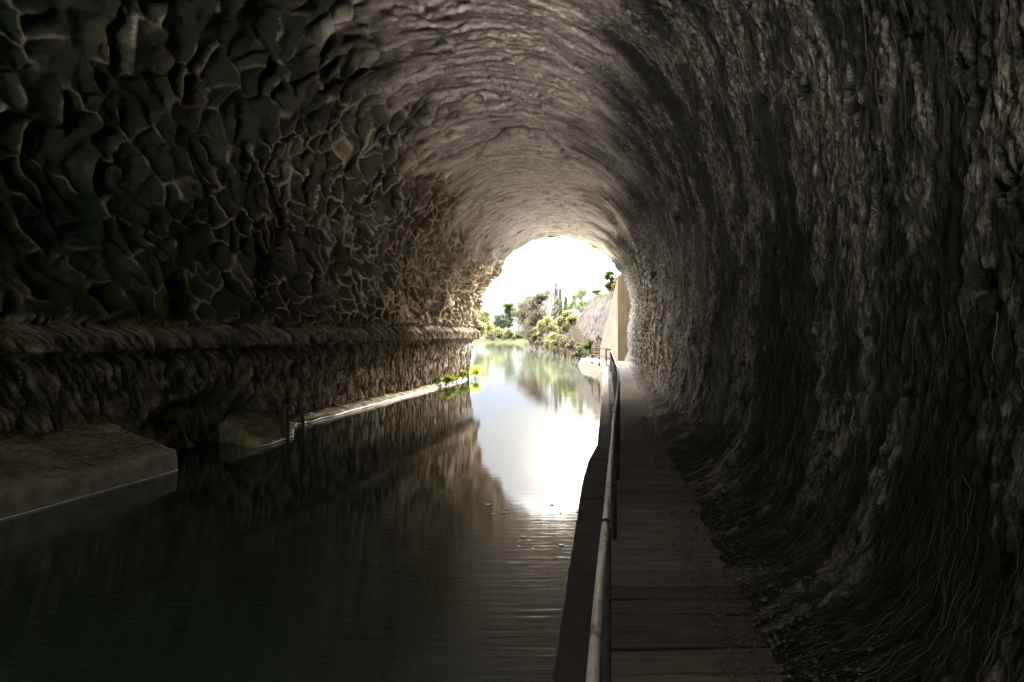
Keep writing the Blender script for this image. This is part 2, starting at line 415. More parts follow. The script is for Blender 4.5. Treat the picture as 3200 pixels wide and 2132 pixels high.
# --- vault
pit_e, pit_c = voronoi((YY + .15 * noise(YY * 2, SS * 2)) / .42, SS / .36, 14)
pits = sstep(.55, .9, pit_c) * sstep(.08, .34, pit_e) * (.5 + .5 * noise(YY * .4, SS * .4, 8))
rip = fbm(YY * 4.2, SS * 1.1, 2.0, 4)
vault = .026 * rip + .020 * fbm(YY * 12, SS * 10, 12., 4) + .05 * fbm(YY * 1.1, SS * 1.0, 6.0, 4) - .10 * np.clip(pits, 0, 1) + .012 * fbm(YY * 16, SS * 9, 1, 2)
kc = 9.2
ycr = 21.3 + 1.9 * (KK - kc) ** 2 + .5 * noise(KK * 2.2, 3.3) + .10 * noise(KK * 5, 1.3)
cres = .10 * sstep(0, .16, YY - ycr) * np.exp(-np.clip(YY - ycr, 0, 99) / 5.0) * sstep(1.25, .7, np.abs(KK - kc))
grv = np.exp(-((YY - ycr) / .22) ** 2) * sstep(1.2, .5, np.abs(KK - kc + .12 * noise(YY * 2, 4.4)))
vault = vault - .16 * grv + cres - .08 * sstep(.8, 0, np.abs(YY - ycr + .7)) * sstep(1.25, .7, np.abs(KK - kc))
ycr2 = 11.2 + 1.2 * (KK - 8.6) + .5 * noise(KK * 2.0, 9.3) + .3 * noise(KK * 6, 5.1)
vault = vault + .30 * sstep(0, .5, YY - ycr2) * np.exp(-np.clip(YY - ycr2, 0, 99) / 2.5) * sstep(1.0, .4, np.abs(KK - 8.4))
ton_v = np.clip(.75 + .5 * rip - .7 * np.clip(pits, 0, 1), .15, 1) * (1 - .85 * grv)  # pits and crescent groove darkened in colour as painted shade
# --- streaked right wall
wy = YY + .10 * noise(YY * 1.5, SS * 1.1, 3.0) + .035 * noise(YY * 7, SS * 4, 1.0)
streak = ridged((wy + .16 * SS) * 4.5, SS * 1.3, 2.5, 4); fine = ridged(wy * 20, SS * 5.0, 6.5, 3)
holef = noise(YY * 4.6, SS * 2.9, 40.) + .6 * noise(YY * 11, SS * 7, 41.)
reg = noise(wy * .75, SS * .26, 50.) + .40 * noise(wy * 2.4, SS * .9, 51.) + .12 * noise(YY * 9, SS * 6, 52.)
holes = sstep(.44, .50, holef) * sstep(-.4, .0, reg)
pock = sstep(.40, .50, noise(YY * 15, SS * 11, 45.)) * sstep(.0, .3, noise(YY * 1.1, SS * .9, 46.) + .1)
cols_ = sstep(-.10, -.20, reg)
base_w = sstep(19.0, 17.2, KK); low = sstep(18, 16.6, KK)
cr = fbm(YY * 9, SS * 6, 47., 4)
fib = .014 * (streak - .5) + .016 * (fine - .5) - .07 * holes * base_w - .03 * pock * base_w - .02 * cols_ * low + .022 * cr
fib = fib * (.15 + .85 * base_w) * (1.0 + 1.2 * sstep(14, 30, YY))
ton_f = np.clip(.95 - .9 * sstep(16, 30, YY) * sstep(.35, .75, streak) - .85 * holes - .6 * pock - .70 * cols_ + .25 * cr, .0, 1) * (1 - .35 * sstep(7, 20, YY)) * (1 - .72 * sstep(20, 40, YY))  # colour darkened towards the mouth to offset the strong light there
# --- layered footing (left, below eye level)
cross = YY + .75 * Z0 + .06 * noise(YY * 4, Z0 * 4)
hatch = ridged(cross * 7.5, Z0 * .8, 3.5, 3)
kk = KK + .10 * noise(YY * .6, 2.2) + .05 * noise(YY * 2.3, 7.7)
b1 = np.interp(kk, [1.0, 1.5, 2.05, 2.18, 2.3, 2.42, 2.75, 2.93, 3.05], [.02, .05, .10, .00, .04, .30, .20, -.10, .0])
foot = b1 + .075 * (hatch - .5) * (1 + .6 * noise(YY * .9, Z0 * 2, 3)) + .05 * lump
alc = sstep(12.1, 12.7, YY) * sstep(16.6, 15.8, YY) * sstep(1.72, 1.45, KK + .10 * np.abs(YY - 14.2))
foot = foot - .28 * alc
ton_l = np.clip(.35 + .9 * (hatch - .35) + .4 * lump, .05, 1) * (1 - .35 * alc)  # alcove shade deepened by darker colour
# --- blend
wl = sstep(3.12, 2.98, kk)                                          # footing
edge = noise(YY * .35, SS * .4, 90.) * .6
hv = KK - (8.0 - 1.3 * sstep(12, 36, YY)) + edge
wh = sstep(.7, -.7, hv + .5 * noise(YY * 1.4, SS * 1.4, 92.))                                           # honeycomb -> vault
fv = KK - (10.9 + .7 * sstep(8, 30, YY)) + edge * 1.6 + .5 * noise(YY * 1.6, SS * .7, 91.)
wf = sstep(-1.2, 1.0, fv)
disp = (vault * (1 - wf) + fib * wf) * (1 - wh) + honey * wh
disp = disp * (1 - wl) + foot * wl
disp = disp + big * sstep(19, 15, KK) * (1 - .6 * wf) * (1 - wl * .6)
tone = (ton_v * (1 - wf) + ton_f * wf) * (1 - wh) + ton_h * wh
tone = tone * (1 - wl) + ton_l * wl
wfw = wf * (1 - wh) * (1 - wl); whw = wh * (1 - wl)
# ragged lip at the mouth
lip = sstep(1.6, 0, YEND[None, :] - YY)
disp = disp + lip * (.10 * fbm(SS * 1.3, 2.0, YY * .3, 4))
def soften(d):
    d = d.copy(); d[1:-1] = .25 * d[:-2] + .5 * d[1:-1] + .25 * d[2:]; d[:, 1:-1] = .25 * d[:, :-2] + .5 * d[:, 1:-1] + .25 * d[:, 2:]; return d
disp = disp * (1 - whw) + soften(soften(disp)) * whw
XT = X0 + N0[..., 0] * disp; ZT = Z0 + EYE + N0[..., 1] * disp
YT = YY + lip * .35 * fbm(SS * 1.1, 8.0, 0.0, 3) + .05 * noise(SS * 2.1, YY * 2.1, 5.5)
near_shade = np.clip(1.0 + .45 * noise(YY * .5, SS * .5, 70.), 0, 1) * (sstep(27, 10, YY) * (.98 * whw + .22 * wl) + .45 * sstep(14, 2, YY) * wfw)  # tunnel gloom painted into the rock colour, stronger towards the camera
pale = np.exp(-(((YY - 36.3) / 1.9) ** 2 + ((Z0 + .50) / .36) ** 2) * 1.2) * (KK < 3)
pale = sstep(.35, .75, pale + .55 * fbm(YY * 1.6, Z0 * 4, 1., 4) * sstep(.02, .2, pale)) * (pale > .02)

GRID = np.stack([XT, YT, ZT], -1); print('GRID', GRID.shape)
tunnel = empty('rock_tunnel', (-3, 20, 0), 'long rough sandstone canal tunnel arching from dark foreground to bright mouth', 'tunnel')
def part(name, k0, k1, mat):
    a = int(np.searchsorted(K, k0)); b = int(np.searchsorted(K, k1)) + 1
    V = GRID[:, a:b].reshape(-1, 3)
    return mesh_np(name, V, grid_faces(len(YR), min(b, len(K)) - a, flip=True), mat, tunnel, True,
                   {'tone': tone[:, a:b], 'near_shade': near_shade[:, a:b], 'pale': pale[:, a:b], 'w_streak': wfw[:, a:b], 'w_honey': whw[:, a:b], 'w_foot': wl[:, a:b], 'arc': SS[:, a:b]})
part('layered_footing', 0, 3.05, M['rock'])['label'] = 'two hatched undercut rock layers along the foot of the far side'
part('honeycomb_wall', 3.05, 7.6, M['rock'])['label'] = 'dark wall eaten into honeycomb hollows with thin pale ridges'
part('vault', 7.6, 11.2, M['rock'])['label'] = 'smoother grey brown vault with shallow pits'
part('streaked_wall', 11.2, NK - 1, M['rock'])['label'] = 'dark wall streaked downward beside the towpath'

def surf(y, k):
    """sample the displaced tunnel surface"""
    yi = np.clip(np.interp(y, YR, np.arange(len(YR))), 0, len(YR) - 1.001); ki = np.clip(np.interp(k, K, np.arange(len(K))), 0, len(K) - 1.001)
    a = yi.astype(int); b = ki.astype(int); fa = (yi - a)[..., None]; fb = (ki - b)[..., None]
    return (GRID[a, b] * (1 - fa) * (1 - fb) + GRID[a + 1, b] * fa * (1 - fb) + GRID[a, b + 1] * (1 - fa) * fb + GRID[a + 1, b + 1] * fa * fb)
def surf_n(y, k):
    _, n = base_surface(y, k); return np.stack([n[..., 0], np.zeros(n.shape[:-1]), n[..., 1]], -1)

# roots hanging down the right wall and straw at its foot
def wall_strands(N, ysamp, k0, klen, drift, r0, name, mat, label, cat, lift=.012, KP=9, wander=.05):
    y0 = ysamp(N); ks = k0(N); kl = klen(N); t = np.linspace(0, 1, KP)[None]
    ph = rng.random((N, 1)) * 60
    k = np.clip(ks[:, None] + kl[:, None] * t, 0, NK - 1.02)
    y = y0[:, None] + drift(N)[:, None] * t + wander * noise(t * 2.2 + ph, ph * 1.3) + .35 * wander * noise(t * 7 + ph, ph * .7)
    P = surf(y, k); Nn = surf_n(y, k)
    lf = lift * (.4 + 1.6 * rng.random((N, 1))) * (.3 + 1.2 * np.abs(noise(t * 3 + ph, 5.5)))
    P = P + Nn * lf[..., None]
    R = r0(N)[:, None] * (1 - .6 * t) * np.ones((N, KP))
    V, F, A = strands(P, R)
    o = mesh_np(name, V, F, mat, None, True, {'tint': A}, loc=(0, 10, 1))
    return tag(o, label, cat, kind='stuff')
logy = lambda a, b: (lambda N: np.exp(rng.uniform(math.log(a), math.log(b), N)))
wall_strands(300, logy(2.3, 40), lambda N: rng.uniform(11.3, 16.8, N), lambda N: rng.uniform(.3, 1.3, N), lambda N: rng.normal(0, .10, N),
             lambda N: rng.uniform(.0010, .0026, N), 'hanging_roots', M['root'], 'fine pale roots hanging down the dark wall beside the towpath', 'roots')
wall_strands(550, logy(2.2, 34), lambda N: rng.uniform(15.6, 17.9, N), lambda N: rng.uniform(.5, 1.6, N), lambda N: rng.normal(-.06, .10, N),
             lambda N: rng.uniform(.0008, .0020, N), 'dry_straw', M['straw'], 'dry straw swept down from the wall foot onto the towpath edge', 'straw', lift=.02)
wall_strands(2600, logy(8, 37), lambda N: rng.uniform(1.15, 2.95, N), lambda N: -rng.uniform(.10, .35, N), lambda N: rng.uniform(.08, .3, N),
             lambda N: rng.uniform(.003, .006, N), 'hanging_grass', M['straw'], 'dead grass and rootlets hanging from the layered foot of the canal side wall', 'grass', lift=.03, KP=6)

def rubble(N, name, label):
    y = np.exp(rng.uniform(math.log(2.3), math.log(15), N)); k = np.clip(rng.normal(18.35, .42, N), 17.2, 18.95)
    p = surf(y, k); r = np.exp(rng.normal(-5.0, .45, N)) * (1 + .03 * y); r = np.clip(r, .003, .02)
    p[:, 0] -= np.abs(rng.normal(0, .06, N)); p[:, 2] = np.maximum(p[:, 2], .505) + r * .35
    ico = [(0, 0, 1), (0, 0, -1)] + [(math.cos(a * PI / 2.5) * .894, math.sin(a * PI / 2.5) * .894, .447) for a in range(5)] + [(math.cos((a + .5) * PI / 2.5) * .894, math.sin((a + .5) * PI / 2.5) * .894, -.447) for a in range(5)]
    ico = np.array(ico); T = []
    for a in range(5):
        b = (a + 1) % 5; T += [(0, 2 + a, 2 + b), (2 + a, 7 + a, 2 + b), (2 + b, 7 + a, 7 + b), (1, 7 + b, 7 + a)]
    V = ico[None] * r[:, None, None] * rng.uniform(.6, 1.3, (N, 12, 1)) * np.stack([rng.uniform(.7, 1.4, N), rng.uniform(.7, 1.4, N), rng.uniform(.45, .9, N)], -1)[:, None] + p[:, None]
    F = np.array(T)[None] + 12 * np.arange(N)[:, None, None]
    tag(mesh_np(name, V.reshape(-1, 3), F.reshape(-1, 3), M['rubble'], None, False, {'tint': np.repeat(rng.random(N), 12)}, loc=(1.2, 8, .5)), label, 'rubble', kind='stuff')
M['rubble'] = simple('rubble_stone', (.06, .052, .042), (.17, .148, .12), 30, .95, 0, tint=True, spec=.05)
rubble(2600, 'rubble', 'small stones and grit crumbled along the foot of the wall on the towpath edge')

# hill that carries the tunnel (outer shell and both faces, the rear one added behind the camera)
ks = np.linspace(0, NK - 1, 90)
def rim(yv):
    yy = np.full(90, float(yv)); p = surf(yy, ks); return p
c = np.array([-3.0, 0, 1.2])
r1 = rim(46.0); r0_ = rim(-16.0)
def outer(r, s):
    d = r - np.array([c[0], 0, c[2]]); q = r.copy(); q[:, 0] = c[0] + d[:, 0] * s; q[:, 2] = np.maximum(c[2] + d[:, 2] * s * .8, -1.2 + 0 * d[:, 2]); return q
rows = [r1, outer(r1, 1.25) + np.array([0, .1, 0]), outer(r1, 2.6) + np.array([0, -1.5, 0]), outer(r1, 3.4) + np.array([0, -9, 2.]), outer(r0_, 3.4) + np.array([0, 6, 2.]), outer(r0_, 1.25), r0_]
HV = np.stack(rows); HV[1:3, :, 1] += .6 * fbm(HV[1:3, :, 0] * .5, HV[1:3, :, 2] * .5, 3.0, 3)
tag(mesh_np('hill', HV.reshape(-1, 3), grid_faces(len(rows), 90), M['terrain'], None, True, None, loc=(-3, 20, 10)), kind='structure')

# ------------------------------------------------------------------ terrain outside, water
RB = ([0, 46, 50, 55, 60, 68, 74.5, 89.5, 96, 126, 168, 193, 260, 330, 382, 392, 420, 2500], [-.14, -.14, -1.0, -1.6, -1.9, -2.2, -3.5, -5.7, -6.9, -11.2, -16.1, -22, -32, -42, -48, -80, -120, -700])
LB = ([0, 37, 60, 100, 200, 300, 340, 370, 400, 2500], [-7.0, -7.2, -12, -20, -37, -52, -62, -90, -160, -760])
def terrain_h(x, y):
    dR = x - np.interp(y, *RB); dL = np.interp(y, *LB) - x
    d = np.maximum(dR, dL)
    nz = fbm(x * .35, y * .35, 0.0, 4)
    h = -.9 + 1.35 * sstep(-.3, .35, d) + .12 * nz * sstep(.3, 1.5, d)
    fac = np.interp(y, [46, 84, 92, 102, 130, 200, 400, 2500], [1, 1, .62, .42, .3, .2, .1, .1])
    d0 = np.interp(y, [46, 55, 62, 66, 72, 85, 2500], [2.1, 2.6, 2.3, 1.7, 1.0, .5, .5])
    hh = np.interp(dR - d0 + .10 * nz, [-.2, .1, 1.3, 2.6, 5, 10, 25, 60, 400], [0, .5, 4.0, 5.8, 7.0, 8.8, 12, 13, 14])
    hl = np.interp(dL, [.5, 4, 20, 100], [0, .5, 1.0, 1.5]) * np.interp(y, [38, 80], [1.0, .6])
    h = h + hh * fac * (1 + .06 * nz) + hl + .22 * fbm(x * 1.1, y * 1.1, 3.0, 4) * sstep(.1, 2, hh)
    flat = (y < 52) & (dR < 2.2)
    return np.where(flat, np.minimum(h, .35), h)
tx = np.concatenate([np.array([-900, -500, -300, -200, -140]), np.arange(-110, -25, 3.0), np.arange(-25, 8, .3), np.arange(8, 30, 2.0), np.array([40, 60, 100, 200, 400, 900])])
ty = np.concatenate([np.arange(37.5, 55, .7), np.arange(55, 100, .3), np.arange(100, 110, .7), np.arange(110, 220, 3.0), np.arange(220, 430, 6.0), np.array([450, 500, 600, 800, 1200, 2000, 2500])])
TX, TY = np.meshgrid(tx, ty)
TZ = terrain_h(TX, TY)
# keep clear of the tunnel bore
bore = (TY < 47) & (TX > -7.4) & (TX < 1.7)
TZ = np.where(bore, np.minimum(TZ, -.9), TZ)
tag(mesh_np('terrain', np.stack([TX, TY, TZ], -1).reshape(-1, 3), grid_faces(len(ty), len(tx)), M['terrain'], None, True), kind='structure')

MBw = MB()
MBw.add([(-8.6, -17, 0), (.3, -17, 0), (.3, 37.6, 0), (-8.6, 37.6, 0), (3, 37.6, 0), (3, 50, 0), (20, 50, 0), (20, 2500, 0), (-900, 2500, 0), (-900, 50, 0), (-20, 50, 0), (-20, 37.6, 0)],
        [(0, 1, 2, 3), (11, 4, 5, 10), (9, 6, 7, 8)])
tag(MBw.build('water', M['water'], None, False), kind='structure')
# muddy canal bed below
bb = MB(); bb.add([(-9, -17, -1.3), (2, -17, -1.3), (2, 40, -1.3), (-9, 40, -1.3)], [(0, 1, 2, 3)])
tag(bb.build('canal_bed', M['earth'], None, False), kind='structure')

# ------------------------------------------------------------------ towpath and quay
def edge_x(y):   # canal-side edge of the quay
    return np.interp(y, [-5, 3, 8.2, 9.6, 11.0, 24, 40, 46, 50, 52, 55, 57], [-.25, -.255, -.27, -.24, -.145, -.14, -.16, -.3, -1.0, -1.35, -1.7, -1.8])
py = [1.2]
while py[-1] < 52: py.append(py[-1] + min(max(.009, .0022 * py[-1]), .09))
py = np.concatenate([np.arange(-16, 1.2, .2), np.array(py)])
pc = np.linspace(0, 1, 46)
PY = np.repeat(py[:, None], len(pc), 1)
xl = np.maximum(np.interp(py, [-5, 3, 8, 11, 30, 46, 52], [-.07, -.06, -.02, .02, .04, .0, -.3]), edge_x(py) + .12)
PX = xl[:, None] + (np.interp(py, [0, 46, 52], [1.7, 1.75, 1.9])[:, None] - xl[:, None]) * pc[None]
# boards
jo = [-16.5]
while jo[-1] < 60: jo.append(jo[-1] + random.uniform(.2, .34))
jo = np.array(jo)
PYw = PY + .012 * noise(PX * 2.5, PY * 2, 3)
bi = np.searchsorted(jo, PYw) - 1
dj = np.minimum(PYw - jo[bi], jo[np.clip(bi + 1, 0, len(jo) - 1)] - PYw)
bh = rng.normal(0, .0035, len(jo)); bt = rng.random(len(jo)); btl = rng.normal(0, .008, len(jo))
rough = sstep(5.5, 10, PY)
pz = .5 + (bh[bi] + btl[bi] * (PX - .6)) * (1 - .5 * rough) - .018 * sstep(.016, .004, dj) * (1 - .8 * rough) * sstep(-.6, .1, noise(PX * 1.5, bi * 3.7, 0)) \
     + .0035 * fbm(PX * 2.2, PY * 20, 1, 4) + rough * .009 * fbm(PX * 2.0, PY * 6, 2, 4)
ptint = (1 - .99 * sstep(9, 34, PY) ** .6) * np.clip(.35 + .6 * bt[bi] * (1 - rough) + rough * .4 - .5 * sstep(.02, .004, dj) * (1 - rough), 0, 1)  # board colour darkened towards the mouth to offset the glare there
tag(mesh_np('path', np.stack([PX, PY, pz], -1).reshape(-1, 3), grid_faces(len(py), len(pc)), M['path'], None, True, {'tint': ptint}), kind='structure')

# quay wall: rounded edge profile swept along the canal
qy = np.concatenate([np.arange(-16, 1, .5), np.arange(1, 14, .05), np.arange(14, 57.2, .25)])
prof = [(.16, -.05), (.14, .022), (.07, .021), (.012, .019), (.003, .012), (0, 0.0), (-.004, -.25), (.0, -1.6)]
QV = np.zeros((len(qy), len(prof), 3)); jo2 = np.arange(-16.2, 60, 2.35)
for j, (dx, dz) in enumerate(prof):
    gro = .02 * np.exp(-(np.min(np.abs(qy[:, None] - jo2[None]), 1) / .02) ** 2)
    QV[:, j, 0] = edge_x(qy) + dx * np.where(dx > .1, 1 + 0 * qy, 1) + .006 * fbm(qy * 1.5, j * 3.0, 0., 3); QV[:, j, 1] = qy
    QV[:, j, 2] = .5 + dz + .005 * fbm(qy * 3, j * 5.0, 1., 3) - (gro if dz > -.3 else 0)
QV[:, 0, 0] = np.maximum(QV[:, 0, 0], np.interp(qy, py, xl) + .03); QV[:, 1, 0] = QV[:, 0, 0] - .012
qw = mesh_np('quay_wall', QV.reshape(-1, 3), grid_faces(len(qy), len(prof), flip=True), M['quay'], None, False, None, loc=(-.2, 3, .5))
tag(qw, 'dark stone quay edge between the handrail and the canal water', 'quay wall')

# curved masonry landing outside the mouth, stepping out into the canal
ly = np.linspace(44, 58, 60)
lprof = [(3.0, .515), (.0, .52), (-.02, .5), (-.02, .36), (-.10, .34), (-.10, .14), (-.20, .12), (-.22, -1.)]
LV = np.zeros((len(ly), len(lprof), 3))
exo = np.interp(ly, [44, 46, 48, 50, 53, 56, 58], [-.12, -.35, -.75, -1.15, -1.65, -1.95, -2.05])
for j, (dx, z) in enumerate(lprof):
    LV[:, j] = np.stack([exo + dx - (.0), ly + (0 if j else .2), np.full(len(ly), z) + .008 * fbm(ly * 2, j * 4., 0., 3)], -1)
lb = mesh_np('stone_landing', LV.reshape(-1, 3), grid_faces(len(ly), len(lprof), flip=True), M['stone'], None, False, None, loc=(-1, 50, .5))
tag(lb, 'pale stepped stone landing curving into the canal outside the tunnel mouth', 'landing')

# ------------------------------------------------------------------ handrail
def rail_xy(y): return np.interp(y, [-4, 1.3, 3.5, 5.5, 8, 10.8, 15, 23, 32, 35], [-.05, -.025, .016, .05, .11, .17, .21, .22, .2, .19])
hr = empty('handrail', (.05, 6, .5), 'worn steel handrail running along the towpath to the tunnel mouth', 'handrail')
ry = np.concatenate([np.arange(-3, 14, .15), np.arange(14, 35.1, .5)])
ZR = 1.5
t = MB(); t.tube(np.stack([rail_xy(ry) + .003 * noise(ry * .8, 2.), ry, ZR + .006 * noise(ry * .9, 7.)], -1),   .0122 + .0009 * noise(ry * 3, 1.), 16); t.build('top_rail', M['rail'], hr)
for zz in (.82, 1.17):
    t = MB(); yy = np.arange(7.0, 35.1, .5)
    V = np.stack([rail_xy(yy), yy, np.full(len(yy), zz)], -1); t.tube(V, .016, 8); t.build('mid_rail', M['mesh'], hr)
posts = [2.4, 5.9] + list(np.arange(8.4, 35.2, 1.9))
for yv in posts:
    x = float(rail_xy(yv)); t = MB(); t.tube([(x, yv, .47), (x, yv, ZR - .018)], .019 if yv < 8 else .024, 10); p = t.build('post', M['mesh'], hr)
    if yv > 8: continue
    t = MB(); dirn = np.array([float(rail_xy(yv + .1)) - x, .1, 0]); dirn /= np.linalg.norm(dirn)
    q = np.array([x, yv, ZR + .006 * float(noise(yv * .9, 7.))]); t.tube([q - dirn * .016, q + dirn * .012], .0150, 16); t.build('collar', M['mesh'], p)
# brown guard rail that closes the end of the railing outside
br = empty('guard_rail', (-.2, 40, .5), 'brown painted guard rail in daylight beyond the end of the handrail', 'guard rail')
pts = [(.17, 35.4), (-.05, 39), (-.46, 43.0), (-.95, 47)]
for zz, nm in ((1.52, 'top_rail'), (1.08, 'mid_rail'), (.72, 'mid_rail')):
    t = MB(); t.tube([(a, b, zz) for a, b in pts], .03, 8); t.build(nm, M['brownrail'], br)
for a, b in ((.17, 35.4), (-.05, 39), (-.46, 43.0), (-.95, 47)):
    t = MB(); t.tube([(a, b, .47), (a, b, 1.56)], .04, 8); t.build('post', M['brownrail'], br)

# ------------------------------------------------------------------ left banks
def bank(name, ys, front, xwall, ztop_f, ztop_w, label, end_slope, kerb_h, mat_k, mat_e, seed):
    n = len(ys); root = empty(name, (float(np.mean(front)), float(np.mean(ys)), 0), label, 'bank')
    ys = np.asarray(ys); fx = np.asarray(front)
    # concrete kerb face
    kp = [(.9, -1.0), (0, -1.0), (0.004, kerb_h * .5), (.012, kerb_h - .03), (.05, kerb_h), (.16, kerb_h + .02)]
    kp = kp[1:]
    V = np.zeros((n, len(kp), 3))
    for j, (dx, z) in enumerate(kp):
        V[:, j] = np.stack([fx - dx + (.022 * fbm(ys * 1.7, j * .6 + seed, 0., 5)), ys, z + (.03 * fbm(ys * 2.2, j * 2. + seed, 0., 3) if z > 0 else 0 * ys)], -1)
    nv = len(kp); F = grid_faces(n, nv)
    base = V[-1].copy(); back = base.copy(); back[:, 0] = xwall - .6
    Ve = np.vstack([V.reshape(-1, 3), back]); o = n * nv
    Fe = np.array([[(n - 1) * nv + j, (n - 1) * nv + j + 1, o + j + 1, o + j] for j in range(nv - 1)])
    fr_ = V[0].copy(); fr_[:, 0] = V[0][:, 0].min() - .10; o2 = o + nv; Ve = np.vstack([Ve, fr_])
    Fe = np.vstack([Fe, np.array([[j + 1, j, o2 + j, o2 + j + 1] for j in range(nv - 1)])])
    mesh_np('kerb', Ve, np.vstack([F, Fe]), mat_k, root, True)
    # earth slope from the kerb to the wall
    m = 40; tt = np.linspace(0, 1, m)
    EV = np.zeros((n, m, 3)); yn = ys[:, None] + 0 * tt[None]
    x0 = fx[:, None] - .13; EV[..., 0] = x0 + (xwall - .5 - x0) * tt[None]
    EV[..., 1] = yn + end_slope * tt[None] * sstep(ys[0] + 2.2, ys[0], yn)
    z = ztop_f + (np.asarray(ztop_w)[:, None] - ztop_f) * (1 - (1 - tt[None]) ** 1.6)
    z = z + .05 * fbm(yn * 1.8, EV[..., 0] * 1.8, seed, 5) * sstep(0, .15, tt[None]) + .035 * (ridged((yn + .8 * tt[None] * 1.1) * 4.5, tt[None] * 1.2, seed, 3) - .5)
    EV[..., 2] = z
    last = EV[-1].copy(); last[:, 2] = -.9; last[:, 1] += .03
    mid = EV[-1].copy(); mid[:, 2] = EV[-1][:, 2] * .55 + .1; mid[:, 1] += .05
    EV2 = np.concatenate([EV, mid[None], last[None]], 0)
    mesh_np('earth_slope', EV2.reshape(-1, 3), grid_faces(n + 2, m), mat_e, root, True)
    return root, EV
ya = np.concatenate([np.arange(3, 11.5, .07), np.array([11.55, 11.65, 11.74, 11.8, 11.83])])
fa = np.interp(ya, [3, 8.5, 11.6, 11.75, 11.83], [-7.2, -6.97, -6.79, -6.82, -6.9])
za = np.interp(ya, [3, 9.3, 10.4, 11.3, 11.83], [1.0, .98, .92, 1.02, .70])
_, E1 = bank('concrete_bank', ya, fa, -7.75, .34, za, 'mossy earth bank behind a concrete kerb, nearest on the dark side of the canal', 0, .33, M['concrete'], M['earth'], 2.)
yb = np.concatenate([[14.2, 14.24, 14.3], np.arange(14.4, 18.4, .08), np.arange(18.4, 38.4, .2)])
fb = np.interp(yb, [14.2, 14.4, 15.6, 16.2, 17.6, 18.3, 38.5], [-6.68, -6.6, -6.63, -6.9, -7.45, -7.55, -6.92])
zb = np.interp(yb, [14.2, 14.6, 16, 18, 38], [.48, .62, .7, .55, .5])
fb = np.where(yb > 18, np.maximum(surf(yb, np.full(len(yb), 1.15))[:, 0] + .20, -7.6), fb)
bk, E2 = bank('earth_bank', yb, fb, -8.2, .13, zb, 'long low brushy bank with a white waterline running to the tunnel mouth', 1.5, .12, M['earth'], M['earth'], 6.)
# close the near end of the long bank, add the white waterline
yb, fb = yb[1:], fb[1:]
t = MB(); t.tube(np.stack([fb + .012 + .012 * noise(yb * 1.7, 3.), yb, .028 + .010 * noise(yb * 2.3, 8.)], -1), .020 + .010 * noise(yb * 3.1, 1.), 6); t.build('waterline_edge', M['edge'], bk)
e0 = E2[0].copy(); e1_ = e0.copy(); e1_[:, 2] = -.9
mesh_np('end_face', np.stack([e1_, e0]).reshape(-1, 3), grid_faces(2, len(e0)), M['earth'], bk, True)
t = MB(); ii = ya > 5
t.tube(np.stack([fa[ii] + .008 + .006 * noise(ya[ii] * 2.7, 3.), ya[ii], .012 + .006 * noise(ya[ii] * 3.3, 8.)], -1), .008 + .004 * noise(ya[ii] * 4, 1.), 6)
t.build('waterline_edge', M['edge'], bpy.data.objects['concrete_bank'])
# brush on the banks
def bank_straw(E, ys, N, name, label, r=(.002, .005), L=(.15, .45), seed=0):
    i = rng.integers(1, len(ys) - 2, N); j = rng.integers(2, E.shape[1] - 10, N); p = E[i, j] + rng.normal(0, .015, (N, 3)) * np.array([1, 1, .2])
    dirs = np.stack([rng.uniform(.1, .9, N), rng.normal(.25, .45, N), rng.uniform(-.15, .55, N)], -1)
    dirs /= np.linalg.norm(dirs, axis=1)[:, None]; Ls = rng.uniform(*L, N)
    tt = np.linspace(0, 1, 5)[None, :, None]
    P = p[:, None] + dirs[:, None] * Ls[:, None, None] * tt + np.array([0, 0, -.35]) * Ls[:, None, None] * tt ** 2 + .01
    R = rng.uniform(*r, N)[:, None] * (1 - .6 * tt[..., 0]) * np.ones((N, 5))
    V, F, A = strands(P, R)
    return tag(mesh_np(name, V, F, M['straw'], None, True, {'tint': A}, loc=(-7, 10, .5)), label, 'grass', kind='stuff')
bank_straw(E1, ya, 1500, 'dead_grass', 'dead grass lying down the nearest mossy bank')
bank_straw(E2[1:], yb, 2600, 'dry_brush', 'tangled dry brush covering the long bank up to the tunnel mouth', (.003, .006), (.2, .6))

# timber posts at the corner of the bank
def post(name, x, y, h, r, lean, label):
    t = MB(); n = 9
    zs = np.linspace(-.9, h, n); P = np.stack([x + lean[0] * zs, y + lean[1] * zs, zs], -1)
    t.tube(P, r * (1 + .10 * noise(zs * 3, x)), 9); return tag(t.build(name, M['wood'], None, True, loc=(x, y, 0)), label, 'post')
post('timber_post', -6.63, 15.25, .72, .085, (.0, 0), 'thick dark timber mooring post at the corner of the long bank')
post('timber_post', -6.52, 15.95, .52, .03, (-.10, 0), 'thin leaning stake just behind the thick timber post')
post('timber_post', -7.02, 37.4, .48, .06, (0, 0), 'short dark post by the green plants at the tunnel mouth')

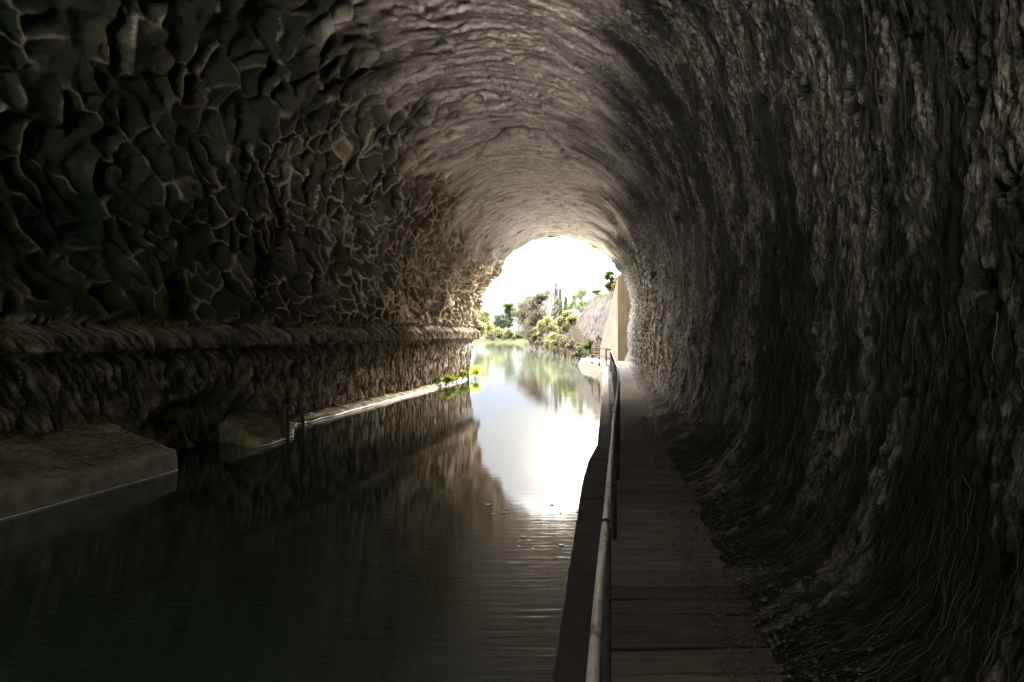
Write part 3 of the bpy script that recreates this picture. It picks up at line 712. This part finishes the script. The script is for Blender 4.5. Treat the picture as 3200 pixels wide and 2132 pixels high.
# green plants at the waterline near the mouth
M['leaf_bright'] = leaf_mat('bright_leaf', (0.1056, 0.1632, 0.0144), (0.2976, 0.3264, 0.0384), .5)
def leaf_cloud(N, centers, radii, size, aspect=1.7, flat=.0, shell=.45):
    """leaf quads spread through ellipsoid clumps"""
    ci = rng.integers(0, len(centers), N) if np.isscalar(radii[0][0]) and len(centers) else 0
    C_ = np.asarray(centers)[ci]; R_ = np.asarray(radii)[ci]
    d = rng.normal(size=(N, 3)); d /= np.linalg.norm(d, axis=1)[:, None]
    rr = rng.random(N) ** shell
    p = C_ + d * R_ * rr[:, None]
    a = rng.normal(size=(N, 3)); a[:, 2] *= (1 - flat); a /= np.linalg.norm(a, axis=1)[:, None]
    b = np.cross(a, rng.normal(size=(N, 3))); b /= np.linalg.norm(b, axis=1)[:, None]
    s = size * rng.uniform(.6, 1.4, N)[:, None]
    V = np.stack([p - a * s * aspect / 2, p + b * s * .5, p + a * s * aspect / 2, p - b * s * .5], 1)
    F = np.arange(N * 4).reshape(N, 4)
    tint = np.clip(.5 + .35 * d[:, 2] * rr + rng.normal(0, .18, N) + .25 * (rng.random(len(centers))[ci] - .5), 0, 1)
    return V.reshape(-1, 3), F, np.repeat(tint, 4)
def clump(name, x, y, z, h, w, N, mat, label, cat, size, group=None, stems=6, stem_mat='darkbark'):
    root = empty(name, (x, y, z), label, cat, group)
    cs = [(x + random.uniform(-.5, .5) * w, y + random.uniform(-.5, .5) * w, z + h * random.uniform(.35, .8)) for _ in range(9)]
    rs = [(w * random.uniform(.18, .34), w * random.uniform(.18, .34), h * random.uniform(.15, .3)) for _ in cs]
    V, F, A = leaf_cloud(N, cs, rs, size)
    mesh_np('foliage', V, F, mat, root, False, {'tint': A})
    t = MB()
    for i in range(stems):
        c_ = cs[i % len(cs)]; t.tube([(x + (c_[0] - x) * .2, y + (c_[1] - y) * .2, z - .05), ((x + c_[0]) / 2, (y + c_[1]) / 2, z + h * .35), c_], [.02 * w, .015 * w, .006 * w], 5)
    t.build('stem', M[stem_mat], root)
    return root
G = 'bright plants at the waterline by the tunnel mouth'
clump('waterside_plant', -7.0, 32.0, .1, .36, .55, 500, M['leaf_bright'], 'low spreading green plant at the waterline, farthest from the tunnel mouth', 'plant', .05, G)
clump('waterside_plant', -6.95, 33.4, .1, .34, .45, 420, M['leaf_bright'], 'middle low green plant at the waterline between its two taller neighbours', 'plant', .05, G)
clump('waterside_plant', -6.9, 35.4, .1, .52, .42, 500, M['leaf_bright'], 'upright yellow green plant at the waterline before the short dark post', 'plant', .05, G)
clump('waterside_plant', -6.85, 38.3, .05, .65, .5, 500, M['leaf_bright'], 'small plant right at the corner of the tunnel mouth', 'plant', .06, G)

# foam flakes added to stand in for sky glints on the ripples
flk = []
for i in range(18):
    if i < 14: x, y = random.uniform(-1.55, -.33), random.gauss(8.55, .28)
    else: x, y = random.uniform(-1.6, -.4), random.uniform(7.0, 8.2)
    if x < -1.0: y += (-1.0 - x) * 1.2
    flk.append((x, y, random.uniform(.009, .026)))
for x, y, s in flk:
    n = 11; th = np.arange(n) * 2 * PI / n; r = s * (1 + .45 * rng.normal(size=n).clip(-1, 1)); asp = random.uniform(.8, 1.7)
    V = np.stack([x + r * np.cos(th) * asp, y + r * np.sin(th) * 1.4, np.full(n, .004)], -1)
    V[:, 2] += .002 - (V[:, 1] - y) * .075 + s * .03; V2 = V.copy(); V2[:, 2] += .0012; V2[:, :2] = (V[:, :2] - [x, y]) * .8 + [x, y]
    VV = np.vstack([V, V2, [(x, y, .0072 + s * .03)]])
    F = [(j, (j + 1) % n, n + (j + 1) % n, n + j) for j in range(n)]; T = [(n + j, n + (j + 1) % n, 2 * n) for j in range(n)]
    t = MB(); t.add(VV, F, T)
    tag(t.build('glint_flake', M['glint'], None, False, loc=(x, y, 0)), 'pale foam flake drifting on the water beside the quay edge', 'foam flake', 'foam flakes drifting on the canal water')

# ------------------------------------------------------------------ wing wall
ww = empty('wing_wall', (.7, 51, .5), 'tall tapering pinkish retaining wall with ochre end face at the tunnel mouth', 'retaining wall')
A_, B_ = (.75, 51.0), (-.72, 55.4)
tops = [(0, 4.25), (.10, 3.75), (.25, 2.7), (.45, 1.55), (.65, .55), (.85, -.55), (1.0, -1.35)]
t = MB(); lft = []
for s_, zt in tops:
    x = A_[0] + (B_[0] - A_[0]) * s_; y = A_[1] + (B_[1] - A_[1]) * s_; lft.append((x, y, zt + EYE))
n = len(lft); Vw = []
for p in lft:
    Vw += [(p[0], p[1], .3), p, (p[0] + .75, p[1] + .35, p[2] + .02), (p[0] + .75, p[1] + .35, .3)]
Q = []
for i in range(n - 1):
    o = i * 4; Q += [(o, o + 4, o + 5, o + 1), (o + 1, o + 5, o + 6, o + 2), (o + 2, o + 6, o + 7, o + 3)]
t.add(Vw, Q); t.build('side_face', M['render'], ww, False)
t = MB(); zt = 4.25 + EYE
t.add([(.752, 50.99, .3), (1.95, 50.95, .3), (1.95, 50.95, zt + .9), (.752, 50.99, zt + .01), (.76, 51.4, .3), (1.95, 51.4, .3), (1.95, 51.4, zt + .9), (.76, 51.4, zt)],
      [(0, 1, 2, 3), (3, 2, 6, 7), (0, 3, 7, 4), (1, 5, 6, 2)]); t.build('end_face', M['render_front'], ww, False)

# wooden fence by the wall
fr = empty('wooden_fence', (-.95, 58, .5), 'short dark wooden fence on the bank beside the tapering wall', 'fence')
for x in (-1.0, -.62):
    t = MB(); t.box(x - .08, x + .08, 57.9, 58.05, .3, 2.0 - .25 * (x < -.8)); t.build('post', M['wood'], fr, False)
for z in (.95, 1.45):
    t = MB(); t.box(-1.15, -.5, 57.82, 57.89, z, z + .14); t.build('rail', M['wood'], fr, False)

# ------------------------------------------------------------------ trees and shrubs outside
M['l_yellow'] = leaf_mat('spring_yellow_leaf', (.0470, .0462, .0190), (.1040, .1020, .0480))
M['l_green'] = leaf_mat('spring_green_leaf', (.0260, .0330, .0130), (.0660, .0760, .0330))
M['l_grey'] = leaf_mat('bare_twig_tan', (0.0312, 0.0263, 0.0193), (0.0694, 0.0610, 0.0431), .2)
M['l_olive'] = leaf_mat('olive_twig', (0.0361, 0.0316, 0.0180), (0.0812, 0.0724, 0.0407), .25)
M['l_dark'] = leaf_mat('cypress_leaf', (0.0240, 0.0270, 0.0180), (0.0720, 0.0780, 0.0540), .15)
M['l_reed'] = leaf_mat('dry_reed', (0.0489, 0.0414, 0.0282), (0.0941, 0.0809, 0.0583), .25)
M['l_mid'] = leaf_mat('mid_green_leaf', (0.0080, 0.0140, 0.0031), (0.0261, 0.0341, 0.0080))
M['l_pink'] = leaf_mat('pink_dry_leaf', (0.0426, 0.0301, 0.0239), (0.0652, 0.0501, 0.0414), .3)

def grow(base, h, spread, n1=7, n2=5, r=.12, lean=(0, 0), start=.25):
    """limb polylines of a tree; returns list of (points, radii) and tip points"""
    b = np.array(base, float); L = []; tips = []
    tr = [b + np.array([lean[0] * f + .04 * h * random.uniform(-1, 1) * f, lean[1] * f, h * .92 * f]) for f in np.linspace(0, 1, 7)]
    L.append((tr, np.linspace(r, r * .15, 7)))
    for i in range(n1):
        f = start + (1 - start) * (i + random.random()) / n1; k = min(int(f * 6), 5); o = tr[k] + (tr[k + 1] - tr[k]) * (f * 6 - k)
        an = random.uniform(0, 2 * PI); ln = spread * (1.15 - .6 * f) * random.uniform(.7, 1.2)
        d = np.array([math.cos(an), math.sin(an), random.uniform(.5, 1.1)]); e = o + d * ln * .55; e2 = o + d * ln * np.array([.95, .95, 1.25])
        L.append(([o, e, e2], [r * .4, r * .25, r * .08])); tips.append(e2)
        for j in range(n2):
            q = o + (e2 - o) * random.uniform(.3, 1); d2 = np.array([random.gauss(0, 1), random.gauss(0, 1), random.uniform(-.1, 1.2)]); d2 /= np.linalg.norm(d2)
            w = q + d2 * ln * .5; L.append(([q, (q + w) / 2 + np.array([0, 0, .05 * ln]), w], [r * .14, r * .1, r * .04])); tips.append(w)
    tips.append(tr[-1]); return L, tips
def tree(name, base, h, spread, leafmat, label, cat='tree', N=2500, size=.22, bark='bark', r=.12, clr=.28, n1=8, n2=5, group=None, lean=(0, 0), start=.25, aspect=1.7, zs=.8):
    root = empty(name, base, label, cat, group)
    L, tips = grow(base, h, spread, n1, n2, r, lean, start)
    t = MB()
    for P, R in L: t.tube(P, R, 5, False)
    t.build('trunk', M[bark], root)
    if N:
        cs = [tuple(p) for p in tips]; rs = [(spread * clr * random.uniform(.6, 1.3),) * 2 + (spread * clr * zs * random.uniform(.6, 1.2),) for _ in cs]
        V, F, A = leaf_cloud(N, cs, rs, size, aspect, shell=.6)
        mesh_np('crown', V, F, M[leafmat], root, False, {'tint': A})
    return root
def tz(x, y): return float(terrain_h(np.array(float(x)), np.array(float(y))))
def cypress(x, y, z, top, w, label, mat='l_dark', N=4200):
    root = empty('cypress_tree', (x, y, z), label, 'tree')
    t = MB(); t.tube([(x, y, z), (x, y, z + (top - z) * .9)], [w * .2, w * .05], 6); t.build('trunk', M['darkbark'], root)
    f = rng.random(N); th = rng.random(N) * 2 * PI; zz = z + (top - z) * (.04 + .96 * f)
    rad = w * np.clip(np.minimum(f * 6, 1), .3, 1) * (1 - f ** 1.7) * (.75 + .3 * noise(th * 1.2, zz * 1.1, x)) + .05
    rr = rad * rng.random(N) ** .4
    p = np.stack([x + rr * np.cos(th), y + rr * np.sin(th), zz], -1)
    a = np.stack([.35 * np.cos(th), .35 * np.sin(th), np.ones(N)], -1) + rng.normal(0, .2, (N, 3)); b = rng.normal(size=(N, 3)); s = .28
    V = np.stack([p - a * s, p + b * s * .25, p + a * s, p - b * s * .25], 1).reshape(-1, 3)
    mesh_np('crown', V, np.arange(4 * N).reshape(N, 4), M[mat], root, False, {'tint': np.repeat(np.clip(rng.normal(.4, .25, N), 0, 1), 4)})
def shrub(name, x, y, top, w, mat, label, N=2600, size=.16, cat='shrub', base=None, d=None):
    z = max(tz(x, y), .05) if base is None else base; h = top - z
    root = empty(name, (x, y, z), label, cat); cs = []; rs = []
    t = MB()
    for i in range(11):
        an = random.uniform(0, 2 * PI); ro = w * random.uniform(.1, .72); f = random.uniform(.25, .85)
        f *= 1 - .35 * (ro / w) ** 2
        q = (x + ro * math.cos(an), y + ro * math.sin(an) * 1.2, z + h * f); cs.append(q); rr = w * random.uniform(.25, .45); rs.append((rr, rr, min(h * .2, rr)))
        t.tube([(x + (q[0] - x) * .3, y + (q[1] - y) * .3, z - .1), ((x + q[0]) / 2 + (q[0] - x) * .2, (y + q[1]) / 2, z + h * f * .5), q], [.05 * w, .035 * w, .012 * w], 5, False)
    cs.append((x, y, z + h * .85)); rs.append((w * .4, w * .4, h * .15))
    t.build('stem', M['bark'], root)
    V, F, A = leaf_cloud(N, cs, rs, size, 1.8, shell=.7); mesh_np('foliage', V, F, M[mat], root, False, {'tint': A})

# bare trees along the right bank
for x, y, h, sp, lb in ((-21.0, 190, 9.6, 3.0, 'hazy bare tree at the far tip of the right bank'),
                        (-18.2, 176, 11.0, 3.2, 'tall mauve bare tree, second from the tip of the bank'),
                        (-15.4, 158, 10.6, 2.4, 'wide bare tree with fine twigs in the middle of the bare group'),
                        (-13.2, 146, 10.0, 2.1, 'bare tree with fine twigs next behind the dark branching tree')):
    tree('bare_tree', (x, y, tz(x, y)), h, sp, 'l_grey', lb, 'tree', 5200, .13, 'bark', .16, .5, 12, 7, 'bare trees on the right bank', start=.12, aspect=5.0)
tree('bare_tree', (-9.2, 122, tz(-9.2, 122)), 8.4, 2.6, 'l_olive', 'dark branching tree almost bare, left of the cypresses', 'tree', 320, .10, 'darkbark', .26, .4, 12, 7, 'bare trees on the right bank', aspect=3.5)
for x, y, top, w, lb in ((-13.4, 140, 4.3, 1.6, 'yellow green shrub at the water, left of the others'), (-9.4, 117, 5.7, 1.9, 'large yellow green shrub over the bank below the dark bare tree'),
                         (-5.3, 101, 5.9, 2.0, 'tall sunlit yellow green shrub in front of the cypresses'), (-4.3, 95, 5.2, 1.5, 'yellow shrub highest against the pale scree')):
    shrub('spring_shrub', x, y, top, w, 'l_yellow' if w != 1.6 else 'l_green', lb, 6500, .12)
for x, y, top, w, lb in ((-19.5, 184, 4.5, 2.2, 'grey scrub under the farthest bare tree'), (-15.6, 160, 4.0, 2.0, 'grey scrub under the middle bare tree'), (-10.6, 124, 2.8, 1.6, 'grey leafless bush at the water below the large yellow shrub'),
                         (-7.6, 102, 2.9, 1.5, 'grey dry bush at the water below the tall yellow shrub'), (-5.6, 89, 2.6, 1.2, 'grey olive bush beside the reeds')):
    shrub('dry_bush', x, y, top, w, 'l_grey' if y > 110 else 'l_olive', lb, 5000, .10)
cypress(-11.0, 160, 1.5, 13.6, 1.0, 'tallest dark narrow cypress above the yellow shrubs')
cypress(-10.2, 161, 1.5, 12.6, .85, 'slightly lower cypress touching the tallest one')
cypress(-7.8, 140, 1.5, 9.7, 1.0, 'small dark conifer right of the two cypresses')
tree('poplar_sapling', (-5.1, 112, tz(-5.1, 112)), 8.9 - tz(-5.1, 112), .7, 'l_green', 'slender green sapling left of the bare scree slope', 'tree', 2200, .09, 'bark', .06, .7, 9, 4, start=.2)
tree('poplar_sapling', (-3.3, 100, tz(-3.3, 100)), 8.6 - tz(-3.3, 100), 1.0, 'l_green', 'fresh green sapling on the brow of the scree slope', 'tree', 3000, .09, 'bark', .07, .65, 10, 4, start=.2)
for x, y, top, w, mt, lb in ((-6.6, 92, 2.9, 1.3, 'l_yellow', 'rounded yellow shrub low by the water in front of the tall sunlit one'), (-4.5, 80, 2.3, 1.0, 'l_olive', 'olive bush among the reeds, left of the bare scree foot'),
                             (-3.5, 74, 2.0, .85, 'l_reed', 'straw coloured bush standing in the reeds'), (-2.7, 69, 1.7, .7, 'l_olive', 'low olive bush at the near end of the reeds')):
    shrub('bank_bush', x, y, top, w, mt, lb, 3200, .09)
shrub('slope_bush', .35, 76, 9.1, 1.0, 'l_mid', 'green bush on top of the slope beside the tunnel mouth', 2200, .12)
shrub('slope_bush', 1.0, 70, 8.0, .8, 'l_olive', 'dry olive bush on the slope just above the tapering wall', 1600, .10)
shrub('slope_bush', -1.1, 84, 7.6, .7, 'l_olive', 'low dry bush along the dark brow of the slope', 1200, .10)
shrub('green_bush', -1.35, 64, 1.95, .75, 'l_mid', 'round green bush at the foot of the pale slope', 2200, .09)
shrub('pink_bush', -.85, 67.5, 2.5, .6, 'l_pink', 'pinkish dry bush between the green bush and tapering wall', 1500, .09)
# reed bed
def reeds(x0, x1, y0, y1, N, hmin, hmax, name, label):
    yv = rng.uniform(y0, y1, N); xv = np.interp(yv, *RB) + rng.uniform(-.15, 1.3, N); zv = np.maximum(terrain_h(xv, yv), -.1)
    hh = rng.uniform(hmin, hmax, N); ln = np.stack([rng.normal(-.15, .3, N), rng.normal(-.1, .3, N)], -1)
    tt = np.linspace(0, 1, 4)
    P = np.stack([xv[:, None] + ln[:, :1] * hh[:, None] * tt ** 2, yv[:, None] + ln[:, 1:] * hh[:, None] * tt ** 2, zv[:, None] + hh[:, None] * tt * (1 - .15 * tt)], -1)
    R = (.032 * (1 - .75 * tt))[None] * np.ones((N, 1)); V, F, A = strands(P, R)
    tag(mesh_np(name, V, F, M['l_reed'], None, True, {'tint': A}, loc=(float(xv.mean()), float(yv.mean()), 0)), label, 'reeds', kind='stuff')
reeds(0, 0, 68, 88, 1300, .6, 1.5, 'reed_bed', 'dry straw coloured reeds leaning over the water at the right bank')
reeds(0, 0, 88, 150, 1500, .4, 1.2, 'bank_grass', 'dry grass along the waterline under the yellow shrubs')
# left and far bank
tree('willow_tree', (-38.5, 232, .6), 8.6, 3.6, 'l_yellow', 'golden willow on the left bank at the tunnel edge', 'tree', 4200, .34, 'bark', .2, .45, 10, 5, start=.05)
tree('willow_tree', (-37.5, 212, .5), 6.6, 2.8, 'l_yellow', 'smaller golden willow half hidden by the left tunnel wall', 'tree', 3200, .30, 'bark', .18, .45, 9, 5, start=.05)
tree('dark_tree', (-58, 400, 1), 13.0, 4.0, 'l_dark', 'dark round tree behind the golden willow', 'tree', 5200, .35, 'darkbark', .3, .5, 10, 7)
tree('poplar_tree', (-53.5, 405, 1), 19.5, 3.2, 'l_mid', 'tall loose poplar alone above the far shrubs', 'tree', 4800, .36, 'darkbark', .35, .6, 14, 6, start=.3)
tree('bare_tree', (-47.5, 398, 1), 13.0, 1.6, 'l_grey', 'thin bare pole of a tree over the far shrubs', 'tree', 160, .3, 'darkbark', .25, .3, 5, 2)
tree('bare_tree', (-33.5, 300, 1), 9.5, 1.8, 'l_grey', 'wispy bare tree rising left of the bare group', 'tree', 260, .2, 'bark', .14, .3, 7, 3)
for i, (x, w, top, mt, lb) in enumerate(((-61.5, 3.2, 6.0, 'l_green', 'bright green far shrub nearest the golden willow'), (-56.5, 3.3, 6.6, 'l_green', 'bright far shrub left of the poplar foot'), (-52, 3.0, 7.2, 'l_yellow', 'yellow green far shrub at the poplar foot'),
                                         (-47.5, 3.0, 5.8, 'l_green', 'far green shrub around the bare pole tree'), (-43, 3.2, 6.6, 'l_green', 'far green shrub nearest the bare group'), (-38.5, 3.0, 6.2, 'l_yellow', 'far yellow shrub partly behind the bare group'))):
    shrub('far_shrub', x, 395 + 3 * (i % 2), top, w * 1.35, mt, lb, 4200, .3, base=.3)
for x, w, lb in ((-59.5, 1.6, 'grey brush below the golden willow'), (-54, 1.3, 'grey brush between the left far shrubs'), (-49, 1.9, 'wide grey brush at the far waterline')):
    shrub('grey_brush', x, 388, 3.6, w, 'l_grey', lb, 900, .3, base=.2)

# ------------------------------------------------------------------ world, sun, camera
_az, _el = math.radians(18.0), math.radians(18.0)      # hazy sun ahead and to the right, above the cutting
SUN = Vector((math.sin(_az) * math.cos(_el), math.cos(_az) * math.cos(_el), math.sin(_el)))
elev = math.asin(SUN.z); az = math.atan2(SUN.x, SUN.y)
w = bpy.data.worlds.new('World'); scene.world = w; w.use_nodes = True
nt = w.node_tree; bg = nt.nodes['Background']
sky = nd(nt, 'ShaderNodeTexSky', sky_type='NISHITA', sun_disc=False, sun_elevation=elev, sun_rotation=az, dust_density=2.5)
tc = nt.nodes.new('ShaderNodeTexCoord')
mp = nt.nodes.new('ShaderNodeMapping'); mp.inputs['Scale'].default_value = (1.6, 1.6, 6.0); nt.links.new(tc.outputs['Generated'], mp.inputs[0])
cl = ntex(nt, mp.outputs[0], 1.9, 5, .55)
cover = ramp(nt, cl, [(.38, .15), (.58, 1.0)])
dt = nd(nt, 'ShaderNodeVectorMath', operation='DOT_PRODUCT'); nt.links.new(tc.outputs['Generated'], dt.inputs[0])
dt.inputs[1].default_value = Vector((math.sin(math.radians(-20)), math.cos(math.radians(-20)), .18)).normalized()
dmax = math_n(nt, 'MAXIMUM', dt.outputs['Value'], 0.0)
glow = math_n(nt, 'POWER', dmax, 90.0); lobe = math_n(nt, 'POWER', dmax, 4.0)
lum = math_n(nt, 'MULTIPLY_ADD', lobe, 6.5, 4.2)
sxyz = nt.nodes.new('ShaderNodeSeparateXYZ'); nt.links.new(tc.outputs['Generated'], sxyz.inputs[0])
glow_edge = nd(nt, 'ShaderNodeMapRange', interpolation_type='SMOOTHSTEP'); nt.links.new(math_n(nt, 'DIVIDE', sxyz.outputs[0], math_n(nt, 'MAXIMUM', sxyz.outputs[1], .02)), glow_edge.inputs[0])
for i, x in ((1, -.20), (2, -.30), (3, 0.0), (4, 1.0)): glow_edge.inputs[i].default_value = x      # added glow left of the canal, out of view, lights the bore
glow = math_n(nt, 'MULTIPLY', glow, glow_edge.outputs[0])
glow = math_n(nt, 'MULTIPLY', glow, 6500.0)
ds = nd(nt, 'ShaderNodeVectorMath', operation='DOT_PRODUCT'); nt.links.new(tc.outputs['Generated'], ds.inputs[0]); ds.inputs[1].default_value = SUN
glow = math_n(nt, 'MULTIPLY_ADD', math_n(nt, 'POWER', math_n(nt, 'MAXIMUM', ds.outputs['Value'], 0.0), 60.0), 3600.0, glow)      # haze glow around the sun, added to brighten the left wall
high = nd(nt, 'ShaderNodeMapRange', interpolation_type='SMOOTHSTEP'); nt.links.new(sxyz.outputs[2], high.inputs[0])
for i, x in ((1, .215), (2, .31), (3, 0.0), (4, 1150.0)): high.inputs[i].default_value = x  # upper sky boosted out of view to light the bore
lum = math_n(nt, 'ADD', lum, high.outputs[0])
rear_fill = nd(nt, 'ShaderNodeMapRange', interpolation_type='SMOOTHSTEP'); nt.links.new(sxyz.outputs[1], rear_fill.inputs[0])
for i, x in ((1, .05), (2, -.75), (3, 0.0), (4, 1.0)): rear_fill.inputs[i].default_value = x  # added fill light from behind the camera
lum = math_n(nt, 'MULTIPLY', lum, math_n(nt, 'SUBTRACT', 1.0, rear_fill.outputs[0]))
def rgb(v, c):
    k = nt.nodes.new('ShaderNodeCombineXYZ')
    for i, f in enumerate(c): nt.links.new(math_n(nt, 'MULTIPLY', v, f), k.inputs[i])
    return k.outputs[0]
below = nd(nt, 'ShaderNodeMapRange', interpolation_type='SMOOTHSTEP'); nt.links.new(sxyz.outputs[2], below.inputs[0])
for i, x in ((1, -.02), (2, -.12), (3, 0.0), (4, 1.0)): below.inputs[i].default_value = x  # below the horizon, for added fill that reaches the ceiling from behind
clouds_fill = mixc(nt, 1.0, mixc(nt, 1.0, rgb(lum, (1.0, 1.0, .99)), rgb(glow, (1.0, .87, .68)), 'ADD'), mixc(nt, 1.0, rgb(rear_fill.outputs[0], (31.0, 46.0, 36.0)), rgb(math_n(nt, 'MULTIPLY', rear_fill.outputs[0], below.outputs[0]), (780.0, 728.0, 682.0)), 'ADD'), 'ADD')  # clouds plus the added glow and the fill lobes behind the camera
gaps = mixc(nt, .75, sky.outputs[0], (7.0, 10.0, 14.5))
cc = mixc(nt, cover, gaps, clouds_fill)
nt.links.new(cc, bg.inputs['Color']); bg.inputs['Strength'].default_value = .12

sd = bpy.data.lights.new('sun', 'SUN'); sd.energy = 5.0; sd.angle = math.radians(7); sd.color = (1, .88, .70)
so = bpy.data.objects.new('sun', sd); COL.objects.link(so); so.rotation_euler = SUN.to_track_quat('Z', 'Y').to_euler(); so.location = (-30, 30, 40)

cd = bpy.data.cameras.new('camera'); cd.sensor_width = 36; cd.lens = 36 * 740 / 1024; cd.clip_start = .05; cd.clip_end = 6000
cd.shift_x = -95 / 1024; cd.shift_y = -3 / 1024
co = bpy.data.objects.new('camera', cd); COL.objects.link(co); co.location = (0, 0, EYE); co.rotation_euler = (PI / 2, 0, 0)
scene.camera = co

scene.render.engine = 'CYCLES'
cy = scene.cycles
cy.use_denoising = True; cy.max_bounces = 9; cy.diffuse_bounces = 6; cy.glossy_bounces = 4; cy.transmission_bounces = 4
cy.sample_clamp_indirect = 20; cy.blur_glossy = .6; cy.use_adaptive_sampling = True; cy.adaptive_threshold = .02
scene.view_settings.view_transform = 'Standard'; scene.view_settings.look = 'None'; scene.view_settings.exposure = 0; scene.view_settings.gamma = 1
